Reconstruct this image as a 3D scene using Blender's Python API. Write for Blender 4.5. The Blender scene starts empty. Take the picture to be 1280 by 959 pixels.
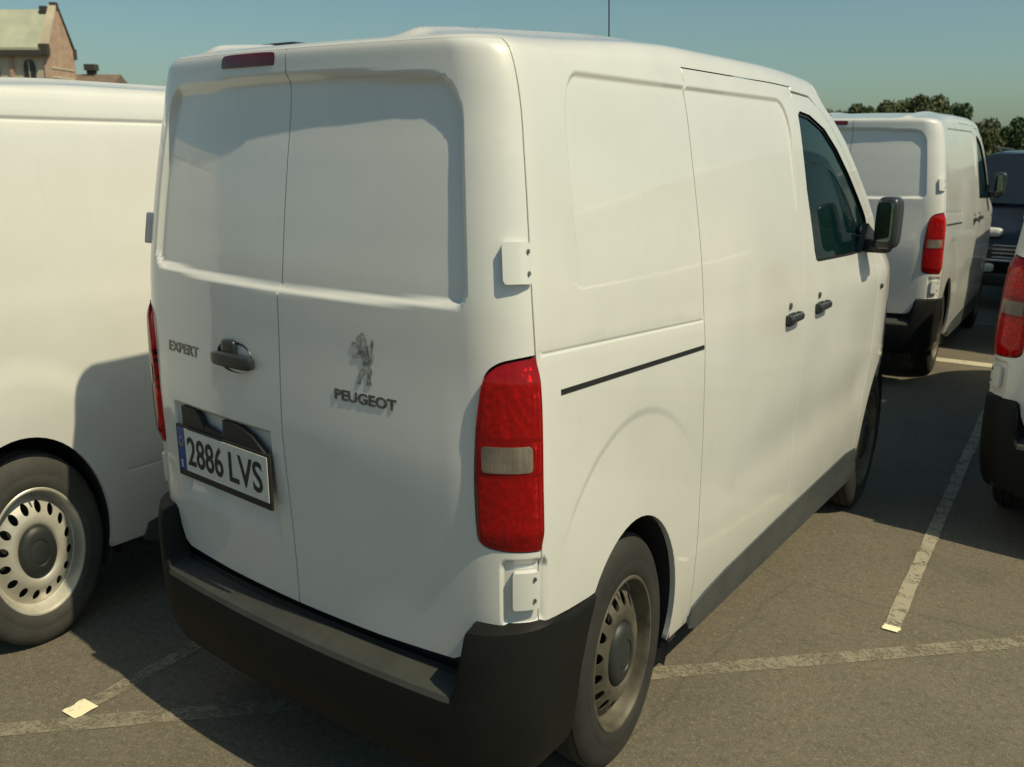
import bpy, math, random
import numpy as np
from mathutils import Vector
from mathutils.geometry import delaunay_2d_cdt
random.seed(7); rng = np.random.default_rng(7)
SC = bpy.context.scene; COL = SC.collection
ZS = 1.44268          # the photographed screen picture is stretched upright: every height in this place is built taller by this

# ------------------------------------------------------------------ camera, sky, sun, exposure
def setup_camera():
    cd = bpy.data.cameras.new('camera'); co = bpy.data.objects.new('camera', cd); COL.objects.link(co)
    yaw, pit, rol, f = -.62897, -.2575, .00821, 1117.98
    F = Vector((math.sin(yaw)*math.cos(pit), math.cos(yaw)*math.cos(pit), math.sin(pit)))
    R = F.cross(Vector((0, 0, 1))).normalized(); U = R.cross(F)
    R2 = R*math.cos(rol)+U*math.sin(rol); U2 = -R*math.sin(rol)+U*math.cos(rol)
    from mathutils import Matrix
    m = Matrix((R2, U2, -F)).transposed().to_4x4(); m.translation = Vector((2.34443, -1.90174, 2.34545))
    co.matrix_world = m
    cd.sensor_fit = 'HORIZONTAL'; cd.sensor_width = 36; cd.lens = f/1280*36
    cd.dof.use_dof = True; cd.dof.focus_distance = 3.3; cd.dof.aperture_fstop = 4.5
    cd.clip_start = .05; cd.clip_end = 3000
    SC.camera = co
setup_camera()
SUN_DIR = Vector((1.01, -.01, ZS)).normalized()        # towards the sun
w = bpy.data.worlds.new('World'); SC.world = w; w.use_nodes = True
nt = w.node_tree; bg = nt.nodes['Background']
sky = nt.nodes.new('ShaderNodeTexSky'); sky.sky_type = 'NISHITA'; sky.sun_disc = False
sky.sun_elevation = math.asin(SUN_DIR.z); sky.sun_rotation = math.atan2(SUN_DIR.x, SUN_DIR.y)
sky.altitude = 100; sky.air_density = 1.1; sky.dust_density = 1.6; sky.ozone_density = 1.0
mx = nt.nodes.new('ShaderNodeMix'); mx.data_type = 'RGBA'; mx.blend_type = 'MULTIPLY'; mx.inputs[0].default_value = 1
nt.links.new(sky.outputs[0], mx.inputs[6]); mx.inputs[7].default_value = (.84, 1.05, .96, 1)
nt.links.new(mx.outputs[2], bg.inputs[0]); bg.inputs[1].default_value = .078
sd = bpy.data.lights.new('sun', 'SUN'); sd.energy = 4.4; sd.angle = math.radians(.6); sd.color = (1, .88, .59)
so = bpy.data.objects.new('sun', sd); COL.objects.link(so); so.rotation_euler = SUN_DIR.to_track_quat('Z', 'Y').to_euler()
SC.view_settings.view_transform = 'Standard'; SC.view_settings.look = 'None'
SC.view_settings.exposure = 0; SC.view_settings.gamma = 1

# ------------------------------------------------------------------ materials
def new_mat(name):
    m = bpy.data.materials.new(name); m.use_nodes = True
    return m, m.node_tree, m.node_tree.nodes['Principled BSDF']
def N(nt, kind, **kw):
    n = nt.nodes.new(kind)
    for k, v in kw.items():
        if k in n.inputs.keys(): n.inputs[k].default_value = v
        else: setattr(n, k, v)
    return n
def coords(nt, sc=(1, 1, 1)):
    tc = nt.nodes.new('ShaderNodeTexCoord'); mp = nt.nodes.new('ShaderNodeMapping'); mp.inputs['Scale'].default_value = sc
    nt.links.new(tc.outputs['Object'], mp.inputs[0]); return mp.outputs[0]
def noise(nt, vec, scale, detail=4, rough=.55):
    n = nt.nodes.new('ShaderNodeTexNoise'); n.inputs['Scale'].default_value = scale
    n.inputs['Detail'].default_value = detail; n.inputs['Roughness'].default_value = rough
    nt.links.new(vec, n.inputs['Vector']); return n.outputs['Fac']
def ramp(nt, fac, stops):
    r = nt.nodes.new('ShaderNodeValToRGB'); nt.links.new(fac, r.inputs[0]); e = r.color_ramp.elements
    while len(e) < len(stops): e.new(.5)
    for k, (p, c) in enumerate(stops):
        e[k].position = p; e[k].color = (*c, 1) if not isinstance(c, (int, float)) else (c, c, c, 1)
    return r.outputs[0]
def mixc(nt, fac, a, b, mode='MIX'):
    m = nt.nodes.new('ShaderNodeMix'); m.data_type = 'RGBA'; m.blend_type = mode
    for s, v in ((0, fac), (6, a), (7, b)):
        if hasattr(v, 'is_linked') or hasattr(v, 'links'): nt.links.new(v, m.inputs[s])
        else: m.inputs[s].default_value = v if s == 0 else (*v, 1)
    return m.outputs[2]
def bump(nt, bs, h, strength, dist=.01):
    b = nt.nodes.new('ShaderNodeBump'); b.inputs['Strength'].default_value = strength; b.inputs['Distance'].default_value = dist
    nt.links.new(h, b.inputs['Height']); nt.links.new(b.outputs[0], bs.inputs['Normal'])
def simple(name, col, rough=.5, metal=0, coat=0, var=.15, scale=8, bmp=0, spec=.5):
    m, nt, bs = new_mat(name); v = coords(nt)
    n = noise(nt, v, scale)
    c = ramp(nt, n, [(.3, tuple(x*(1-var) for x in col)), (.7, tuple(min(1, x*(1+var)) for x in col))])
    nt.links.new(c, bs.inputs['Base Color']); bs.inputs['Roughness'].default_value = rough
    bs.inputs['Metallic'].default_value = metal; bs.inputs['Coat Weight'].default_value = coat
    bs.inputs['Specular IOR Level'].default_value = spec
    if bmp: bump(nt, bs, noise(nt, v, scale*12, 3), bmp, .004)
    return m
def paint_mat():
    m, nt, bs = new_mat('white_van_paint'); v = coords(nt)
    big = noise(nt, v, 1.7, 5, .6); fine = noise(nt, v, 60, 3, .7)
    streak = noise(nt, coords(nt, (9, 9, .9)), 2.2, 4, .6)
    c = ramp(nt, big, [(.3, (.60, .605, .585)), (.7, (.66, .66, .645))])
    dirt = ramp(nt, streak, [(.60, 0), (.95, .5)])
    c = mixc(nt, dirt, c, (.56, .55, .52))
    # road dust low down on the body, specks everywhere
    tc = nt.nodes.new('ShaderNodeTexCoord'); sp = nt.nodes.new('ShaderNodeSeparateXYZ'); nt.links.new(tc.outputs['Object'], sp.inputs[0])
    mr = nt.nodes.new('ShaderNodeMapRange'); mr.inputs[1].default_value = 1.05; mr.inputs[2].default_value = .35
    nt.links.new(sp.outputs[2], mr.inputs[0])
    mu = nt.nodes.new('ShaderNodeMath'); mu.operation = 'MULTIPLY'; nt.links.new(mr.outputs[0], mu.inputs[0]); nt.links.new(noise(nt, v, 5, 6, .7), mu.inputs[1])
    mu2 = nt.nodes.new('ShaderNodeMath'); mu2.operation = 'MULTIPLY'; nt.links.new(mu.outputs[0], mu2.inputs[0]); mu2.inputs[1].default_value = .75
    c = mixc(nt, mu2.outputs[0], c, (.44, .41, .35))
    speck = ramp(nt, noise(nt, v, 150, 2, .5), [(.70, 0), (.76, 1)])
    c = mixc(nt, speck, c, (.50, .49, .45))
    nt.links.new(c, bs.inputs['Base Color'])
    r = ramp(nt, big, [(.3, .30), (.7, .42)]); nt.links.new(r, bs.inputs['Roughness'])
    bs.inputs['Coat Weight'].default_value = .9; bs.inputs['Coat Roughness'].default_value = .05
    bump(nt, bs, noise(nt, v, 2.2, 2), .10, .01)
    return m
def plastic_mat(name, lo, hi, rough=.6):
    m, nt, bs = new_mat(name); v = coords(nt)
    c = ramp(nt, noise(nt, v, 4, 6, .7), [(.3, lo), (.75, hi)])
    nt.links.new(c, bs.inputs['Base Color']); bs.inputs['Roughness'].default_value = rough
    bump(nt, bs, noise(nt, v, 220, 2), .25, .003)
    return m
def lens_mat(name, col, dark):
    m, nt, bs = new_mat(name); v = coords(nt)
    vo = nt.nodes.new('ShaderNodeTexVoronoi'); vo.inputs['Scale'].default_value = 55; nt.links.new(v, vo.inputs['Vector'])
    n = noise(nt, coords(nt, (1, 1, .6)), 9, 4, .6)
    c = ramp(nt, n, [(.35, dark), (.68, col)])
    c = mixc(nt, ramp(nt, vo.outputs['Distance'], [(.03, .6), (.10, 0)]), c, tuple(min(1, x*1.8+.01) for x in col))
    wv = nt.nodes.new('ShaderNodeTexWave'); wv.wave_type = 'BANDS'; wv.bands_direction = 'X'; wv.inputs['Scale'].default_value = 28; nt.links.new(v, wv.inputs['Vector'])
    c = mixc(nt, ramp(nt, wv.outputs['Fac'], [(.0, .35), (.5, 0)]), c, dark)
    nt.links.new(c, bs.inputs['Base Color']); bs.inputs['Roughness'].default_value = .22
    bs.inputs['Coat Weight'].default_value = .5; bs.inputs['Coat Roughness'].default_value = .05; bs.inputs['Specular IOR Level'].default_value = .25
    bs.inputs['Subsurface Weight'].default_value = .0
    bump(nt, bs, vo.outputs['Distance'], .12, .003)
    return m
def glass_mat(name, tint, refl=1.0):
    m, nt, bs = new_mat(name); out = nt.nodes['Material Output']; nt.nodes.remove(bs)
    tr = nt.nodes.new('ShaderNodeBsdfTransparent'); tr.inputs[0].default_value = (*tint, 1)
    gl = nt.nodes.new('ShaderNodeBsdfGlossy'); gl.inputs['Roughness'].default_value = .03
    dv = nt.nodes.new('ShaderNodeBsdfDiffuse'); dv.inputs[0].default_value = (.012, .075, .08, 1)
    fr = nt.nodes.new('ShaderNodeFresnel'); fr.inputs[0].default_value = 1.5
    a = nt.nodes.new('ShaderNodeMixShader'); v = coords(nt)
    nt.links.new(ramp(nt, noise(nt, v, 3, 5), [(.35, .14), (.8, .30)]), a.inputs[0])
    nt.links.new(tr.outputs[0], a.inputs[1]); nt.links.new(dv.outputs[0], a.inputs[2])
    b = nt.nodes.new('ShaderNodeMixShader'); nt.links.new(fr.outputs[0], b.inputs[0]); nt.links.new(a.outputs[0], b.inputs[1]); nt.links.new(gl.outputs[0], b.inputs[2])
    nt.links.new(b.outputs[0], out.inputs[0]); return m

M = {}
M['paint'] = paint_mat()
M['inner'] = simple('dark_gap', (.02, .02, .02), .8)
M['liner'] = simple('arch_liner_black', (.018, .018, .018), .9, bmp=.3)
M['bumper'] = plastic_mat('bumper_black_plastic', (.004, .005, .005), (.010, .011, .010), .6)
M['bumper'].node_tree.nodes['Principled BSDF'].inputs['Specular IOR Level'].default_value = .22
M['step'] = plastic_mat('bumper_step_plastic', (.016, .018, .017), (.040, .043, .038), .75)
M['trim'] = plastic_mat('black_plastic', (.022, .024, .024), (.045, .045, .043), .5)
M['sill'] = plastic_mat('sill_grey_plastic', (.045, .052, .056), (.075, .082, .082), .45)
M['rubber'] = plastic_mat('tyre_rubber', (.030, .030, .028), (.070, .066, .058), .8)
M['steel'] = simple('wheel_steel', (.50, .48, .42), .42, .35, var=.22, scale=6)
M['steel_brown'] = simple('brown_wheel_steel', (.095, .084, .062), .6, .2, var=.5, scale=9)  # much darker, browner version of the wheel steel, for the middle van and its clones
M['rubber_dark'] = plastic_mat('dark_tyre_rubber', (.014, .014, .013), (.034, .032, .027), .75)  # tyre rubber in a darker tone, same vans
M['steel_dark'] = simple('brake_steel', (.03, .028, .026), .7, .3)
M['cap'] = plastic_mat('hub_cap_black', (.014, .017, .017), (.03, .034, .033), .5)
M['red'] = lens_mat('red_lens', (.42, .004, .006), (.20, .002, .003))
def cover_mat(name, tint, dif, amt):
    m, nt, bs = new_mat(name); out = nt.nodes['Material Output']; nt.nodes.remove(bs)
    tr = nt.nodes.new('ShaderNodeBsdfTransparent'); tr.inputs[0].default_value = (*tint, 1)
    df = nt.nodes.new('ShaderNodeBsdfDiffuse'); df.inputs[0].default_value = (*dif, 1)
    gl = nt.nodes.new('ShaderNodeBsdfGlossy'); gl.inputs['Roughness'].default_value = .06
    fr = nt.nodes.new('ShaderNodeFresnel'); fr.inputs[0].default_value = 1.45
    a = nt.nodes.new('ShaderNodeMixShader'); a.inputs[0].default_value = amt
    nt.links.new(tr.outputs[0], a.inputs[1]); nt.links.new(df.outputs[0], a.inputs[2])
    b = nt.nodes.new('ShaderNodeMixShader'); nt.links.new(fr.outputs[0], b.inputs[0]); nt.links.new(a.outputs[0], b.inputs[1]); nt.links.new(gl.outputs[0], b.inputs[2])
    nt.links.new(b.outputs[0], out.inputs[0]); return m
M['redcover'] = cover_mat('red_lamp_cover', (.90, .035, .035), (.60, .007, .009), .32)
def bowl_mat():
    m, nt, bs = new_mat('lamp_reflector'); v = coords(nt, (1, 1, .7))
    bs.inputs['Base Color'].default_value = (.82, .80, .76, 1); bs.inputs['Metallic'].default_value = .85; bs.inputs['Roughness'].default_value = .30
    vo = nt.nodes.new('ShaderNodeTexVoronoi'); vo.inputs['Scale'].default_value = 46; nt.links.new(v, vo.inputs['Vector'])
    bump(nt, bs, vo.outputs['Distance'], .9, .02); return m
M['bowl'] = bowl_mat()
M['redhi'] = lens_mat('dark_red_lens', (.16, .010, .016), (.07, .004, .007))
M['clear'] = lens_mat('clear_lens', (.30, .25, .20), (.12, .10, .085))
M['head'] = simple('headlight_lens', (.75, .75, .72), .08, .2, coat=1, scale=30)
M['chrome'] = simple('badge_chrome', (.30, .33, .33), .16, 1, scale=70, var=.8, bmp=.9)
M['dull'] = simple('badge_grey', (.13, .135, .125), .35, .6, scale=60, var=.35)
M['handle'] = plastic_mat('handle_black', (.015, .02, .022), (.035, .04, .042), .28)
M['plate'] = simple('plate_white', (.62, .62, .58), .35, var=.08, scale=20)
M['plateblue'] = simple('plate_blue', (.02, .06, .25), .35)
M['ink'] = simple('plate_ink', (.012, .012, .012), .5)
M['yellow'] = simple('plate_stars', (.7, .55, .05), .5)
M['glass'] = glass_mat('side_glass', (.34, .62, .62))
M['mirror'] = simple('mirror_glass', (.11, .16, .14), .08, 1.0, var=.25, scale=14)
M['seat'] = simple('seat_cloth', (.03, .032, .035), .9, bmp=.2)
M['dark'] = simple('black_rubber_seal', (.012, .012, .012), .6)

# ------------------------------------------------------------------ mesh helpers (design heights, multiplied by ZS here)
def tag(o, label=None, cat=None, group=None, kind=None):
    if label: o['label'] = label
    if cat: o['category'] = cat
    if group: o['group'] = group
    if kind: o['kind'] = kind
    return o
def obj(name, verts, faces, mat, parent=None, loc=(0, 0, 0), smooth=True, normals=None, sharp=None, matids=None):
    v = np.array(verts, float).reshape(-1, 3).copy(); v[:, 2] *= ZS
    me = bpy.data.meshes.new(name); me.from_pydata(v.tolist(), [], [list(map(int, f)) for f in faces]); me.update()
    for mm in (mat if isinstance(mat, (list, tuple)) else [mat]): me.materials.append(mm)
    if matids is not None: me.polygons.foreach_set('material_index', matids)
    me.polygons.foreach_set('use_smooth', [smooth]*len(me.polygons))
    if normals is not None: me.normals_split_custom_set_from_vertices([tuple(n) for n in normals])
    elif sharp is not None: me.set_sharp_from_angle(angle=math.radians(sharp))
    o = bpy.data.objects.new(name, me); COL.objects.link(o)
    o.location = (loc[0], loc[1], loc[2]*ZS)
    if parent: o.parent = parent
    return o
def empty(name, loc=(0, 0, 0), rz=0, parent=None):
    o = bpy.data.objects.new(name, None); COL.objects.link(o); o.location = (loc[0], loc[1], loc[2]*ZS); o.rotation_euler.z = rz
    o.empty_display_size = .3
    if parent: o.parent = parent
    return o
def kids(o): return [c for c in bpy.data.objects if c.parent == o]
def copy_tree(o, parent=None):
    c = o.copy(); COL.objects.link(c); c.parent = parent
    for ch in kids(o): copy_tree(ch, c)
    return c
class MB:
    def __init__(s): s.v = []; s.f = []
    def add(s, v, f):
        n = len(s.v); s.v += [tuple(p) for p in v]; s.f += [tuple(i+n for i in q) for q in f]; return s
    def box(s, a, b, bev=0):
        x0, y0, z0 = a; x1, y1, z1 = b
        if bev <= 0:
            v = [(x, y, z) for z in (z0, z1) for y in (y0, y1) for x in (x0, x1)]
            return s.add(v, [(0, 2, 3, 1), (4, 5, 7, 6), (0, 1, 5, 4), (2, 6, 7, 3), (0, 4, 6, 2), (1, 3, 7, 5)])
        # superellipsoid-like rounded box
        c = np.array([(x0+x1)/2, (y0+y1)/2, (z0+z1)/2]); h = np.array([x1-x0, y1-y0, z1-z0])/2
        n, m = 20, 12; V = []; Fc = []
        k = max(.12, min(1, bev))
        sg = lambda q: np.sign(q)*abs(q)**k
        for i in range(m+1):
            a_ = -math.pi/2+math.pi*i/m
            for j in range(n):
                b_ = 2*math.pi*(j+.5)/n
                V.append(c+h*np.array([sg(math.cos(a_))*sg(math.cos(b_)), sg(math.cos(a_))*sg(math.sin(b_)), sg(math.sin(a_))]))
        for i in range(m):
            for j in range(n):
                Fc.append((i*n+j, i*n+(j+1) % n, (i+1)*n+(j+1) % n, (i+1)*n+j))
        return s.add(V, Fc)
    def tube(s, p, q, r0, r1=None, n=12):
        r1 = r0 if r1 is None else r1
        p, q = Vector(p), Vector(q); d = (q-p).normalized(); a = d.orthogonal().normalized(); b = d.cross(a)
        V = [];
        for c, r in ((p, r0), (q, r1)):
            for i in range(n):
                t = 2*math.pi*i/n; V.append(c+a*math.cos(t)*r+b*math.sin(t)*r)
        Fc = [(i, (i+1) % n, n+(i+1) % n, n+i) for i in range(n)]+[tuple(range(n))[::-1], tuple(range(n, 2*n))]
        return s.add(V, Fc)
    def lathe_x(s, prof, n=64, side=1):
        V = []; m = len(prof)
        for (x, r) in prof:
            for j in range(n):
                t = 2*math.pi*j/n; V.append((x*side, r*math.cos(t), r*math.sin(t)))
        Fc = [(i*n+j, i*n+(j+1) % n, (i+1)*n+(j+1) % n, (i+1)*n+j) for i in range(m-1) for j in range(n)]
        return s.add(V, Fc)
    def prism(s, pts, axis, a, b):
        n = len(pts); V = []
        for c in (a, b):
            for (p, q) in pts: V.append((c, p, q) if axis == 0 else (p, c, q) if axis == 1 else (p, q, c))
        return s.add(V, [tuple(range(n))[::-1], tuple(range(n, 2*n))]+[(i, (i+1) % n, n+(i+1) % n, n+i) for i in range(n)])
    def make(s, name, mat, parent=None, loc=(0, 0, 0), smooth=True, sharp=35):
        return obj(name, s.v, s.f, mat, parent, loc, smooth, None, sharp)

# ------------------------------------------------------------------ van body surface: t runs round the plan outline, v runs up
def _bez(p0, p1, p2, p3, n):
    u = np.linspace(0, 1, n)[:, None]
    return (1-u)**3*np.array(p0)+3*(1-u)**2*u*np.array(p1)+3*(1-u)*u*u*np.array(p2)+u**3*np.array(p3)
_xr = np.linspace(0, .78, 60)
OUT = np.vstack([np.stack([_xr, .045*(_xr/.78)**2], 1), _bez((.78, .045), (.865, .0548), (.96, .11), (.96, .215), 60)[1:]])
_d = np.r_[0, np.cumsum(np.linalg.norm(np.diff(OUT, axis=0), axis=1))]; T1 = _d[-1]; Y1 = .215
def outline(t):
    a = np.abs(t); x = np.interp(a, _d, OUT[:, 0]); y = np.where(a < T1, np.interp(a, _d, OUT[:, 1]), Y1+a-T1)
    return x*np.sign(t), y
VT = np.array([.20,.30,.45,.60,.80,1.0,1.12,1.22,1.30,1.45,1.6,1.72,1.79,1.82,1.84,1.86,1.88,1.90,1.92,1.95,2.0])
WT = np.array([.905,.935,.955,.962,.963,.957,.950,.935,.923,.895,.862,.83,.802,.783,.755,.715,.65,.56,.44,.23,.0])
ZT = np.array([.20,.30,.45,.60,.80,1.0,1.12,1.22,1.30,1.45,1.6,1.72,1.79,1.817,1.832,1.843,1.851,1.857,1.861,1.864,1.866])
LT = np.array([.03,.03,.025,.02,.01,.0,.0,.0,.003,.025,.055,.082,.089,.091,.098,.13,.21,.33,.5,.8,1.3])
def pchip(xk, yk):
    h = np.diff(xk); d = np.diff(yk)/h; m = np.zeros(len(xk))
    for i in range(1, len(xk)-1):
        if d[i-1]*d[i] > 0:
            w1 = 2*h[i]+h[i-1]; w2 = h[i]+2*h[i-1]; m[i] = (w1+w2)/(w1/d[i-1]+w2/d[i])
    m[0] = d[0]; m[-1] = d[-1]
    def f(x):
        x = np.clip(x, xk[0], xk[-1]); i = np.clip(np.searchsorted(xk, x, side='right')-1, 0, len(h)-1)
        s = (x-xk[i])/h[i]; H = h[i]
        return yk[i]*(1+2*s)*(1-s)**2+m[i]*H*s*(1-s)**2+yk[i+1]*s*s*(3-2*s)+m[i+1]*H*s*s*(s-1)
    return f
fW = pchip(VT, WT/.96); fZ = pchip(VT, ZT); fL = pchip(VT, LT)
def sm(x, a, b):
    u = np.clip((x-a)/(b-a), 0, 1); return u*u*(3-2*u)
def P(t, v):
    t = np.asarray(t, float); v = np.asarray(v, float)
    x, y = outline(t); Yl = np.interp(v, [.2, 1.84, 2.0], [.7, .9, 3.0])
    lean = fL(v)*np.maximum(0, 1-y/Yl)**2
    w = fW(v); hi = sm(v, 1.1, 1.3)
    g = 1-.035*hi*np.maximum(0, (y-2.6)/1.0)**2-.30*np.maximum(0, (y-3.85)/.98)**2.0
    z = fZ(v); Y = y+lean
    z = z+.042*sm(Y, .15, 1.4)*sm(v, 1.79, 1.86)-.022*sm(v, 1.3, 1.85)*np.maximum(0, (y-2.1)/.8)**2
    return np.stack([x*w*g, Y, z], -1)
def nrm(Ff, t, v, e=.0015, zs=1.0):
    a = Ff(t+e, v)-Ff(t-e, v); v1 = np.minimum(v+e, 1.9995); v0 = np.maximum(v-e, .2001)
    b = Ff(t, v1)-Ff(t, v0); a = a*[1, 1, zs]; b = b*[1, 1, zs]
    n = np.cross(a, b); l = np.linalg.norm(n, axis=-1, keepdims=True)
    n = np.where(l > 1e-12, n/np.maximum(l, 1e-12), [0, 0, 1.0]); return n
def rbox(x, y, cx, cy, hx, hy, r):
    qx = np.abs(x-cx)-hx+r; qy = np.abs(y-cy)-hy+r
    return np.minimum(np.maximum(qx, qy), 0)+np.hypot(np.maximum(qx, 0), np.maximum(qy, 0))-r
ARC_T, ARC_V, ARC_R = 1.60, .35, .39
FARC_T, FARC_R = 4.97, .39
def disp(t, v, drip=False):
    a = np.abs(t); D = np.zeros(np.broadcast(t, v).shape)
    vv = (v-1.541)*.225/(.222+.018*(1-np.minimum(a/.8, 1)**2)); r = np.where(vv > 0, .085, .045)
    s = rbox(a, vv, 0, 0, .803, .225, r)
    D = D-.022*sm(-s, 0, .019)
    # number plate pocket in the left door
    s = np.maximum(np.abs(t+.372)-.305, v-.962)
    D = D-.028*sm(-s, 0, .012)*sm(v, .665, .755)*(t < 0)
    # hinge pocket low on the corner
    s = rbox(a, v, .945, .712, .075, .078, .02)
    D = D-.016*sm(-s, 0, .008)
    # soft belly line across the lower rear doors
    D = D+.010*sm(v, .60, .98)*(1-sm(v, .98, 1.25))*(1-sm(a, .70, .86))
    # stamped panel high on the flank
    if drip:
        D = D-.076*sm(v, 1.775, 1.85)
        D = D-.012*np.exp(-((v-1.700)/.006)**2)*sm(a, .9, 1.0)-.004*np.exp(-((v-.535)/.004)**2)*sm(a, 2.0, 2.1)
        rr = np.hypot(a-1.62, (v-.35)*.92)
        D = D+.014*(1-sm(rr, .50, .60))*sm(v, .6, .85)*sm(a, 1.0, 1.2)
    else:
        s = rbox(a, v, 2.222, 1.483, .985, .302, .13)
        D = D-.011*sm(-s, 0, .009)*sm(v, 1.28, 1.70)
        # belt crease and wheel arch crease
        vb = 1.226-.0376*(a-1.033)
        D = D-.0035*np.exp(-((v-vb)/.0035)**2)*(a > 1.01)*(a < 2.12)
        rr = np.hypot(a-1.60, v-.35)
        D = D-.0045*(1-sm(rr, .650, .672))*sm(v, .70, .97)*sm(a, 1.05, 1.2)
    D = D-.012*np.exp(-((v-.66)/.10)**2)*sm(a, 2.2, 3.0)*(1-sm(a, 4.3, 4.6))
    # pressed roof ribs
    x = outline(t)[0]*fW(v)
    D = D+.015*np.exp(-(((np.abs(x)-.47)/.05)**2))*sm(v, 1.850, 1.875)
    return D
def make_F(drip=False, off=0.0, with_d=True, extra=None):
    def Fn(t, v):
        p = P(t, v); n = nrm(P, t, v); D = off
        if with_d: D = D+disp(t, v, drip)
        if extra is not None: D = D+extra(t, v)
        return p+n*np.asarray(D)[..., None] if np.ndim(D) else p+n*D
    return Fn
def inside(px, py, loops):
    c = np.zeros(len(px), bool)
    for L in loops:
        L = np.asarray(L); x0, y0 = L[:, 0], L[:, 1]; x1, y1 = np.roll(x0, -1), np.roll(y0, -1)
        for i in range(len(L)):
            if y0[i] == y1[i]: continue
            k = ((y0[i] > py) != (y1[i] > py)) & (px < (x1[i]-x0[i])*(py-y0[i])/(y1[i]-y0[i])+x0[i]); c ^= k
    return c
def densify(L, step):
    out = []
    for i in range(len(L)):
        a = np.array(L[i], float); b = np.array(L[(i+1) % len(L)], float); n = max(1, int(math.ceil(np.linalg.norm(b-a)/step)))
        for k in range(n): out.append(a+(b-a)*k/n)
    return np.array(out)
def loopdist(p, L):
    d = np.full(len(p), 1e9)
    for i in range(len(L)):
        a = L[i]; b = L[(i+1) % len(L)]; ab = b-a
        near = (p[:, 0] > min(a[0], b[0])-.05) & (p[:, 0] < max(a[0], b[0])+.05) & (p[:, 1] > min(a[1], b[1])-.05) & (p[:, 1] < max(a[1], b[1])+.05)
        if not near.any(): continue
        q = p[near]; u = np.clip(((q-a)@ab)/max(ab@ab, 1e-12), 0, 1); d[near] = np.minimum(d[near], np.linalg.norm(q-a-u[:, None]*ab, axis=1))
    return d
def panel(name, loops, Ff, mat, parent=None, step=(.03, .03), lip=.025, extra=None, sgn=1, bstep=None, round_edge=.0025, rem=True):
    """skin piece cut out of the body surface: fine grid inside the loops, edges folded in"""
    st, sv = step; bstep = bstep or min(st, sv)
    Ls = [densify(L, bstep) for L in loops]; A = np.vstack(Ls)
    lo, hi = A.min(0), A.max(0)
    gx = np.arange(lo[0]+st/2, hi[0], st); gy = np.arange(lo[1]+sv/2, hi[1], sv)
    g = np.stack(np.meshgrid(gx, gy), -1).reshape(-1, 2)
    if extra is not None and len(extra):
        ex = np.array(extra)
        # drop grid points close to the extra ones
        cs = min(st, sv)*.6; kx = np.floor(ex/cs).astype(int)
        key = set((a+i, b+j) for a, b in kx for i in (-1, 0, 1) for j in (-1, 0, 1))
        kk = np.floor(g/cs).astype(int); g = g[[(a, b) not in key for a, b in kk.tolist()]]
        g = np.vstack([g, ex])
    g = g[inside(g[:, 0], g[:, 1], Ls)]
    dd = np.full(len(g), 1e9)
    for L in Ls: dd = np.minimum(dd, loopdist(g, L))
    g = g[dd > .45*bstep]
    pts = np.vstack(Ls+[g]); ed = []; k = 0
    for L in Ls:
        n = len(L); ed += [(k+i, k+(i+1) % n) for i in range(n)]; k += n
    r = delaunay_2d_cdt([Vector(p) for p in pts], ed, [], 0, 1e-7)
    V2 = np.array([tuple(p) for p in r[0]]); F2 = np.array([f for f in r[2] if len(f) == 3])
    c = V2[F2].mean(1); F2 = F2[inside(c[:, 0], c[:, 1], Ls)]
    src = {}
    for i, o in enumerate(r[3]):
        for q in o: src[q] = i
    t = V2[:, 0]*sgn; v = V2[:, 1]
    p = Ff(t, v); nn = nrm(Ff, t, v, .002, ZS)
    n0 = len(p); verts = [p]; norms = [nn]; faces = F2.tolist()
    ar = (V2[F2[:, 1]]-V2[F2[:, 0]]); br = (V2[F2[:, 2]]-V2[F2[:, 0]]); ccw = (ar[:, 0]*br[:, 1]-ar[:, 1]*br[:, 0]) > 0
    faces = [(f if (c == (sgn > 0)) else f[::-1]) for f, c in zip(faces, ccw)]
    if lip:
        k = 0; base = n0
        for L in Ls:
            n = len(L); idx = [src[k+i] for i in range(n)]; k += n
            q = p[idx]; qn = nn[idx]*[1, 1, 1/ZS]; qn = nn[idx]
            # outward direction in the surface at the edge
            V2i = V2[idx]; tang = np.roll(V2i, -1, 0)-np.roll(V2i, 1, 0); area = np.sum(V2i[:, 0]*np.roll(V2i[:, 1], -1)-np.roll(V2i[:, 0], -1)*V2i[:, 1])
            qt = np.roll(q, -1, 0)-np.roll(q, 1, 0); on = np.cross(qt*[1, 1, ZS], qn); on /= np.maximum(np.linalg.norm(on, axis=1, keepdims=True), 1e-9)
            # outer loop of domain ccw means outward = tangent x normal ; decide by the plan
            fl = 1 if (area > 0) == (sgn > 0) else -1
            if L is not Ls[0]: fl = -fl if False else fl
            on = on*fl
            if L is not Ls[0]: on = -on*(1 if ((area > 0) == (np.sum(V2[[src[i] for i in range(len(Ls[0]))]][:, 0]*np.roll(V2[[src[i] for i in range(len(Ls[0]))]][:, 1], -1)-np.roll(V2[[src[i] for i in range(len(Ls[0]))]][:, 0], -1)*V2[[src[i] for i in range(len(Ls[0]))]][:, 1]) > 0)) else -1)*(-1 if False else 1)
            e0 = q-qn*round_edge*[1, 1, 1/ZS]; n0_ = on+qn; n0_ /= np.linalg.norm(n0_, axis=1, keepdims=True)
            e1 = q-qn*lip*[1, 1, 1/ZS]
            verts += [e0, e0, e1]; norms += [n0_, on, on]
            b0 = base; b1 = base+n; b2 = base+2*n; base += 3*n
            for i in range(n):
                j = (i+1) % n
                f1 = (idx[i], idx[j], b0+j, b0+i); f2 = (b1+i, b1+j, b2+j, b2+i)
                if fl > 0: f1 = f1[::-1]; f2 = f2[::-1]
                if L is not Ls[0]: f1 = f1; f2 = f2
                faces += [f1, f2]
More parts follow.
